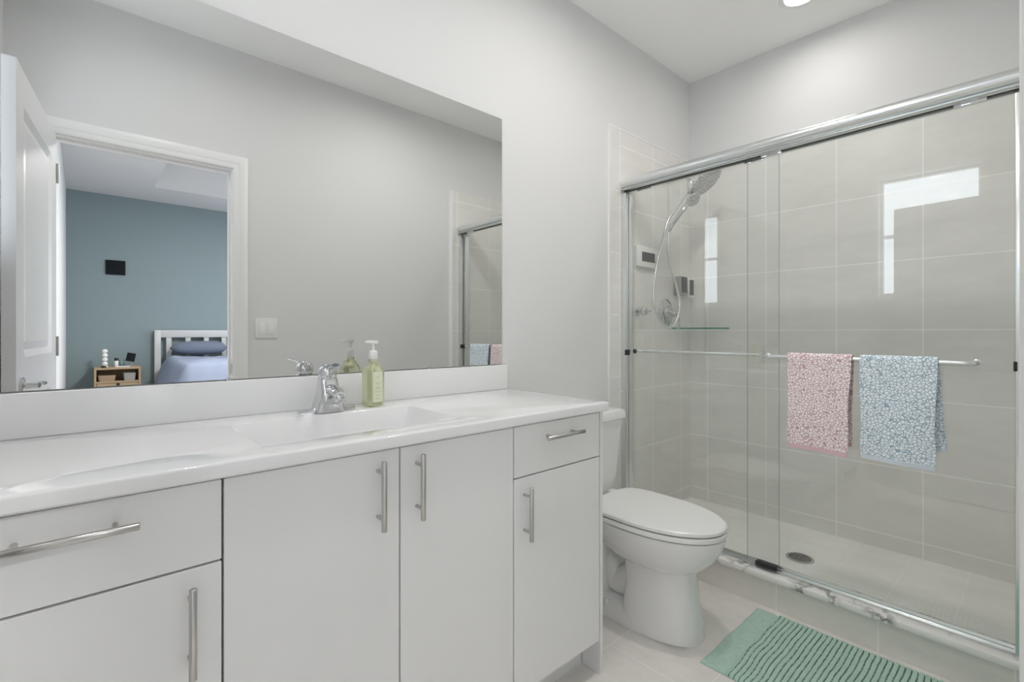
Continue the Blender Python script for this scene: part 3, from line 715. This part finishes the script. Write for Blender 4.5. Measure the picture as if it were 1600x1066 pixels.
loft(bm, [rrect(tx, 1.445, .135, .065, .04, .412), rrect(tx, 1.445, .160, .080, .04, .435), rrect(tx, 1.443, .172, .088, .035, .50), rrect(tx, 1.440, .205, .094, .03, .76)])
obj('tank', bm, M['ceramic'], to, 40)
bm = B(); loft(bm, [rrect(tx, 1.438, .208, .096, .03, .758), rrect(tx, 1.436, .217, .101, .03, .764), rrect(tx, 1.436, .219, .101, .032, .785), rrect(tx, 1.437, .212, .096, .03, .800), rrect(tx, 1.437, .19, .08, .03, .805)])
obj('tank_lid', bm, M['ceramic'], to, 30)
bm = B(); add_lathe(bm, [(.013, 0), (.013, .012), (.008, .014)], (tx - .15, 1.348, .70), (0, -1, 0), 16); add_tube(bm, [(tx - .15, 1.334, .70), (tx - .08, 1.33, .693)], [.006, .008], 10); obj('flush_lever', bm, M['chrome'], to, 50)

# ------------------------------------------------------------------ shower door frame
ya, yb = 0.041, YT - .0005
fr = thing('shower_door_frame', 'polished metal frame with rounded header rail around the sliding shower doors', 'frame', (2.2, .79, .148))
bm = B()
def extr(prof, y0, y1, mi=0): loft(bm, [[Vector((x, y, z)) for x, z in prof] for y in (y0, y1)], mi=mi)
arc = [(2.185 - .046 * math.sin(a), 1.962 + .030 * math.cos(a)) for a in [PI * k / 16 for k in range(17)]]
extr(arc + [(2.238, 1.932), (2.238, 1.991)], ya, yb)
extr([(2.150, 1.934), (2.145, 1.927), (2.150, 1.924), (2.168, 1.925), (2.170, 1.934)], ya, yb)
obj('header_rail', bm, M['alu'], fr, 35)
bm = B(); add_box(bm, (2.183, ya, 1.924), (2.201, yb, 1.9325))
pt(obj('header_channel', bm, M['darkmetal'], fr), 'dark channel below the header')
bm = B(); extr([(2.190, .1485), (2.190, .154), (2.214, .154), (2.217, .166), (2.221, .166), (2.225, .1485)], ya, yb); obj('bottom_track', bm, M['alu'], fr, 35)
for y0, y1, bzy in ((yb - .030, yb, yb - .032), (ya, ya + .030, ya + .026)):
    bm = B(); add_box(bm, (2.158, y0, .15), (2.178, y1, 1.91), .002); add_box(bm, (2.192, y0 + (.006 if y0 > 1 else 0), .15), (2.236, y1 - (0 if y0 > 1 else .006), 1.91), .002)
    jb = obj('wall_jamb', bm, M['alu'], fr, 35)
    bm = B(); add_box(bm, (2.152, bzy, 1.045), (2.190, bzy + .008, 1.075), .002); pt(obj('bumper', bm, M['black'], jb), 'black rubber bumper')
bm = B(); add_box(bm, (2.170, .764, .160), (2.202, .850, .178), .002); pt(obj('centre_guide', bm, M['black'], fr), 'black plastic door guide')

def glass_panel(name, label, x, y0, y1, bar_x, by0, by1):
    t = thing(name, label, 'shower door', (x, (y0 + y1) / 2, .17), 'sliding glass shower doors')
    bm = B(); add_box(bm, (x - .003, y0, .1725), (x + .003, y1, 1.93))
    for f in bm.faces: f.material_index = 0 if abs(f.normal.x) > .9 else 1
    obj('glass_pane', bm, [M['pane'], M['edge']], t)
    bm = B(); s = -1 if bar_x < x else 1
    z = 1.066
    pts = smooth_path([(x + s * .004, by0 + .002, z), (bar_x - s * .012, by0 + .004, z), (bar_x, by0 + .022, z), (bar_x, by0 + .06, z)], 4)[:-1] + [Vector((bar_x, by0 + .06, z))] + \
          list(reversed(smooth_path([(x + s * .004, by1 - .002, z), (bar_x - s * .012, by1 - .004, z), (bar_x, by1 - .022, z), (bar_x, by1 - .06, z)], 4)))
    add_tube(bm, pts, .0085, 14)
    for y in (by0 + .002, by1 - .002): add_lathe(bm, [(.013, 0), (.013, .004), (.01, .006)], (x + s * .0035, y, z), (s, 0, 0), 18)
    obj('towel_bar', bm, M['alu'], t, 50)
    bm = B()
    for y in (y0 + .06, y1 - .14): add_box(bm, (x - .010, y, 1.914), (x - .004, y + .08, 1.925), .001)
    obj('roller_hanger', bm, M['chrome'], t, 35)
    return t
glass_panel('glass_shower_door', 'clear sliding glass door on the room side, carrying both towels on its bar', 2.177, 0.074, 0.884, 2.130, .155, .800)
glass_panel('glass_shower_door', 'clear sliding glass door on the inner track, next to the shower taps', 2.207, 0.766, 1.520, 2.252, .835, 1.485)

# ------------------------------------------------------------------ towels
def towel(name, label, y0, y1, zf, zb, m, hem, seed, yback=0.0, slant=0.0):
    t = thing(name, label, 'towel', (2.13, (y0 + y1) / 2, 1.066), 'towels on the shower door bar')
    bx_, bz_ = 2.130, 1.066; rr = .0125; th = .006
    nu = 30
    def sheet(z_end, side, yshift, hemflag):
        pass
    path = []
    nv = 46
    for k in range(nv + 1): path.append(('f', zf + (bz_ - zf) * k / nv))
    for k in range(1, 8): path.append(('a', PI * k / 8))
    for k in range(nv + 1): path.append(('b', bz_ - (bz_ - zb) * k / nv))
    bm = B(); grid = []
    for q, v in path:
        row = []
        for i in range(nu + 1):
            u = i / nu; y = y0 + (y1 - y0) * u
            if q == 'a': p = Vector((bx_ - rr * math.cos(v), y, bz_ + rr * math.sin(v))); nrm = Vector((-math.cos(v), 0, math.sin(v)))
            else:
                drop = (bz_ - v) / .36; s = -1 if q == 'f' else 1
                zz = v - (slant * drop * (1 - u) if q == 'f' else 0)
                wob = .010 * drop * noise.noise(Vector((y * 9, v * 3, seed))) + .005 * drop * math.sin(y * 38 + seed * 2 + v * 3)
                bulge = .010 * math.sin(min(1, drop * 1.4) * PI / 2)
                x = bx_ + s * (rr + (bulge if q == 'f' else -.004 * drop)) + (wob if q == 'f' else min(0, wob) * .3)
                yy = y + (yback * drop if q == 'b' else 0) + .010 * drop * noise.noise(Vector((v * 7, u * 2, seed + 5))) * (1 if q == 'f' else .4)
                yy += (u - .5) * -.02 * drop * (1 if q == 'f' else 0)
                p = Vector((x, yy, zz)); nrm = Vector((s, 0, 0))
            row.append((p, nrm))
        grid.append(row)
    A = [[bm.verts.new(p + n_ * th) for p, n_ in r] for r in grid]; D_ = [[bm.verts.new(p) for p, n_ in r] for r in grid]
    L = len(grid)
    def mi(i): return 1 if (i < 2 or i >= L - 3) else 0
    for i in range(L - 1):
        for k in range(nu):
            bm.faces.new((A[i][k], A[i][k + 1], A[i + 1][k + 1], A[i + 1][k])).material_index = mi(i)
            bm.faces.new((D_[i][k], D_[i + 1][k], D_[i + 1][k + 1], D_[i][k + 1])).material_index = mi(i)
        bm.faces.new((A[i][0], A[i + 1][0], D_[i + 1][0], D_[i][0])).material_index = mi(i); bm.faces.new((A[i][-1], D_[i][-1], D_[i + 1][-1], A[i + 1][-1])).material_index = mi(i)
    for k in range(nu):
        bm.faces.new((A[0][k], D_[0][k], D_[0][k + 1], A[0][k + 1])).material_index = 1; bm.faces.new((A[-1][k], A[-1][k + 1], D_[-1][k + 1], D_[-1][k])).material_index = 1
    obj('towel_cloth', bm, [m, hem], t, 60)
towel('hand_towel', 'pink and white pebble patterned towel draped over the shower door bar', .487, .703, .712, .74, M['pink'], M['pinkhem'], 1.3, .006, .006)
towel('hand_towel', 'blue and white pebble patterned towel draped over the shower door bar', .247, .462, .712, .765, M['bluet'], M['bluehem'], 7.7, -.022, .008)

# ------------------------------------------------------------------ shower fittings
def dirlathe(bm, prof, base, axis, n=32): add_lathe(bm, prof, base, axis, n)
sh = thing('overhead_shower', 'large round chrome rain shower head on a wall arm', 'shower head', (2.62, YT, 2.10))
bm = B(); add_lathe(bm, [(.028, 0), (.028, .004), (.016, .012)], (2.62, YT, 2.09), (0, -1, 0)); add_tube(bm, smooth_path([(2.62, YT - .004, 2.09), (2.62, YT - .06, 2.10), (2.62, YT - .12, 2.075), (2.62, YT - .15, 2.03)], 5), .0105, 14)
obj('arm', bm, M['chrome'], sh, 50)
bm = B(); add_lathe(bm, [(.014, -.035), (.022, -.03), (.024, 0), (.022, .03), (.014, .035)], (2.615, 1.375, 2.0), (0, .1, 1), 24); add_tube(bm, [(2.615, 1.375, 2.0), (2.62, 1.335, 2.02)], .014, 12); add_tube(bm, [(2.615, 1.375, 1.98), (2.595, 1.365, 1.958)], .016, 12)
obj('diverter', bm, M['chrome'], sh, 50)
bm = B(); ax = Vector((.08, -.62, -.75)).normalized(); hc = Vector((2.61, 1.29, 2.015))
add_lathe(bm, [(.018, -.035), (.022, -.02), (.06, -.014), (.096, -.004), (.102, .003), (.100, .009), (.094, .010)], hc, ax, 40)
obj('spray_body', bm, M['chrome'], sh, 50)
def nozzle_mat():
    m, n, l, b = new_mat('nozzle_face')
    tc = n.new('ShaderNodeTexCoord'); v = n.new('ShaderNodeTexVoronoi'); v.inputs['Scale'].default_value = 95; v.inputs['Randomness'].default_value = 0.35
    l.new(tc.outputs['Object'], v.inputs['Vector']); cr = n.new('ShaderNodeValToRGB'); cr.color_ramp.elements[0].position = .25; cr.color_ramp.elements[0].color = (.18, .18, .18, 1); cr.color_ramp.elements[1].position = .4; cr.color_ramp.elements[1].color = (.6, .6, .6, 1)
    l.new(v.outputs['Distance'], cr.inputs[0]); l.new(cr.outputs[0], b.inputs['Base Color']); b.inputs['Metallic'].default_value = .6; b.inputs['Roughness'].default_value = .3
    return m
M['nozzle'] = nozzle_mat()
bm = B(); add_lathe(bm, [(.093, .009), (.093, .0125), (.0, .013)], hc, ax, 40); pt(obj('nozzle_plate', bm, M['nozzle'], sh, 40), 'grey plate dotted with nozzles')

hs = thing('hand_shower', 'small chrome hand shower with long looping hose', 'hand shower', (2.6, 1.36, 1.93))
bm = B(); ax2 = Vector((-.25, -.75, -.6)).normalized(); h2 = Vector((2.575, 1.345, 1.920))
add_lathe(bm, [(.012, -.03), (.03, -.022), (.040, -.004), (.042, .006), (.038, .010)], h2, ax2, 32)
hp = smooth_path([h2 - ax2 * .018 + Vector((-.004, .004, -.01)), (2.545, 1.385, 1.865), (2.51, 1.42, 1.795), (2.486, 1.44, 1.742)], 5)
add_tube(bm, hp, [.013] * 6 + [.012] * 5 + [.010] * 5, 14)
obj('handpiece', bm, M['chrome'], hs, 50)
bm = B(); add_lathe(bm, [(.036, .009), (.036, .0125), (.0, .013)], h2, ax2, 32); pt(obj('nozzle_plate', bm, M['nozzle'], hs, 40), 'grey plate dotted with nozzles')
# hose loop: down from the diverter, around the valve, back up to the handpiece
hpts = [(2.590, 1.385, 1.975), (2.54, 1.41, 1.90), (2.475, 1.44, 1.80), (2.425, 1.455, 1.66), (2.378, 1.462, 1.50), (2.355, 1.46, 1.38), (2.365, 1.452, 1.28), (2.42, 1.445, 1.215), (2.50, 1.442, 1.195), (2.575, 1.444, 1.24), (2.622, 1.452, 1.34), (2.60, 1.458, 1.43), (2.545, 1.458, 1.52), (2.495, 1.452, 1.63), (2.484, 1.442, 1.735)]
bm = B(); add_tube(bm, smooth_path(hpts, 8), .0068, 10); obj('hose', bm, M['alu'], hs, 70)

va = thing('shower_valve', 'round chrome shower valve with curved lever behind the hose loop', 'valve', (2.60, YT, 1.285))
bm = B(); add_lathe(bm, [(.082, 0), (.082, .004), (.074, .010), (.035, .014), (.030, .04), (.026, .055), (0, .057)], (2.60, YT, 1.285), (0, -1, 0), 36); obj('escutcheon', bm, M['chrome'], va, 50)
bm = B(); lv = smooth_path([(2.60, YT - .048, 1.285), (2.62, YT - .066, 1.262), (2.638, YT - .066, 1.225), (2.645, YT - .058, 1.19)], 5); add_tube(bm, lv, [.013] * 4 + [.010] * 6 + [.008] * 6, 12); obj('lever', bm, M['chrome'], va, 50)

kn = thing('robe_hook', 'small chrome knobbed hook on a stem left of the shower valve', 'hook', (2.305, YT, 1.283))
bm = B(); add_lathe(bm, [(.026, 0), (.026, .005), (.016, .010), (.008, .012), (.008, .035)], (2.305, YT, 1.283), (0, -1, 0)); obj('flange', bm, M['chrome'], kn, 50)
bm = B(); add_lathe(bm, [(.012, .033), (.024, .037), (.026, .050), (.020, .058), (.007, .060), (.007, .085), (.003, .088)], (2.305, YT, 1.283), (0, -1, 0)); obj('knob', bm, M['chrome'], kn, 50)

cl = thing('shower_clock', 'white wall-mounted digital clock with grey screen on the shower tiles', 'clock', (2.41, YT, 1.60))
bm = B(); add_box(bm, (2.285, YT - .022, 1.532), (2.49, YT, 1.65), .008, 3); obj('housing', bm, M['plastic'], cl, 40)
bm = B(); add_box(bm, (2.320, YT - .0235, 1.564), (2.450, YT - .0215, 1.617), .001); obj('screen', bm, M['screen'], cl)

for (x0, x1, z0, z1, lab, g) in ((2.692, 2.772, 1.395, 1.508, 'silver soap dispenser box with dark front, left one in the shower corner', 0), (2.79, 2.85, 1.383, 1.498, 'white rimmed soap dispenser with dark front, right one in the shower corner', 1)):
    t = thing('wall_dispenser', lab, 'dispenser', ((x0 + x1) / 2, YT, z0), 'soap dispensers in the shower corner')
    bm = B(); add_box(bm, (x0, YT - .05, z0), (x1, YT, z1), .004, 2); obj('housing', bm, M['plastic'] if g else M['greyplastic'], t, 40)
    bm = B(); add_box(bm, (x0 + .006, YT - .052, z0 + .014), (x1 - .006, YT - .049, z1 - .005), .001); obj('front_window', bm, M['screen'], t)

bm = B(); t_ = .008; zs = 1.188
tri = [(2.672, YT), (XB, YT), (XB, 1.285)]
vb = [bm.verts.new((x, y, zs)) for x, y in tri]; vt = [bm.verts.new((x, y, zs + t_)) for x, y in tri]
bm.faces.new(vt); bm.faces.new(list(reversed(vb)))
for k in range(3): bm.faces.new((vb[k], vb[(k + 1) % 3], vt[(k + 1) % 3], vt[k])).material_index = 1
tag(obj('corner_shelf', bm, [M['clear'], M['greenedge']]), 'triangular glass shelf with green edge in the shower corner', 'shelf')

dr = thing('shower_drain', 'round metal drain grate in the shower floor', 'drain', (2.49, .775, PZ))
bm = B(); add_lathe(bm, [(.058, 0), (.058, .003), (.046, .004), (.046, .001), (0, .001)], (2.49, .775, PZ), (0, 0, 1), 36); obj('rim', bm, M['nickel'], dr, 40)
bm = B()
for k in range(-4, 5):
    y = .775 + k * .010; h = math.sqrt(max(0, .044 ** 2 - (k * .01) ** 2)); add_box(bm, (2.49 - h, y - .0025, PZ + .001), (2.49 + h, y + .0025, PZ + .0035))
obj('grate', bm, M['darkmetal'], dr)

# ------------------------------------------------------------------ bath mat
mt = thing('bath_mat', 'sage green ribbed cotton bath mat on the floor before the shower', 'bath mat', (1.87, .45, 0))
bm = B(); mx0, mx1, my0, my1 = 1.625, 2.125, 0.03, 0.822
NX, NY = 60, 640; V = []; GV = []
for i in range(NX + 1):
    row = []; grow = []
    for j in range(NY + 1):
        u, v = i / NX, j / NY
        x = mx0 + (mx1 - mx0) * u; y = my0 + (my1 - my0) * v
        wob = .006 * noise.noise(Vector((x * 9, y * 5, 0)))
        inb = min(1, max(0, (my1 - .085 - y) / .006)) * min(1, max(0, (y - my0 - .085) / .006))
        ph = (y + wob * 0.9 + .0015 * noise.noise(Vector((x * 30, y * 12, 4)))) / .0165
        rib = min(1.0, max(0.0, (.5 - abs((ph % 1) - .5)) * 2 - .10) / .16) ** .6
        z = .0055 + inb * (.0085 * rib) + (1 - inb) * (.004 * noise.noise(Vector((x * 26, y * 8, 2))) + .002)
        z += .0012 * noise.noise(Vector((x * 160, y * 160, 1)))
        e = min(u, 1 - u) * (mx1 - mx0); z = z * min(1, .35 + e / .012); e2 = min(v, 1 - v) * (my1 - my0); z = max(.0015, z * min(1, .35 + e2 / .010))
        jx = x + .004 * noise.noise(Vector((u * 3, y * 10, 9))); jy = y + .004 * noise.noise(Vector((x * 9, v * 3, 12)))
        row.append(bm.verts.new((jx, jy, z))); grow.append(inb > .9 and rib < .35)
    V.append(row); GV.append(grow)
for i in range(NX):
    for j in range(NY):
        f = bm.faces.new((V[i][j], V[i + 1][j], V[i + 1][j + 1], V[i][j + 1]))
        if GV[i][j]: f.material_index = 1  # groove faces get the painted shade colour
ring = [V[i][0] for i in range(NX + 1)] + [V[NX][j] for j in range(1, NY + 1)] + [V[i][NY] for i in range(NX - 1, -1, -1)] + [V[0][j] for j in range(NY - 1, 0, -1)]
low = [bm.verts.new((v.co.x, v.co.y, .0004)) for v in ring]
for k in range(len(ring)): bm.faces.new((ring[k], low[k], low[(k + 1) % len(ring)], ring[(k + 1) % len(ring)]))
obj('woven_pile', bm, [M['mat'], M['matgroove']], mt, 80)

# ------------------------------------------------------------------ recessed ceiling lights
LL = ['round recessed ceiling light above the shower', 'round recessed ceiling light in front of the toilet', 'round recessed ceiling light in front of the vanity']
for k, (lx, ly, en, sp_) in enumerate(LAMPS):
    t = thing('recessed_light', LL[k], 'ceiling light', (lx, ly, CEIL), 'recessed bathroom downlights')
    bm = B(); add_lathe(bm, [(.066, 0), (.066, .006), (.090, .004), (.092, 0)], (lx, ly, CEIL), (0, 0, -1), 40); obj('trim_ring', bm, M['trim'], t, 50)
    bm = B(); add_lathe(bm, [(.0655, 0), (.0655, .003), (0, .003)], (lx, ly, CEIL), (0, 0, -1), 40); obj('lens', bm, M['lens'], t, 50)
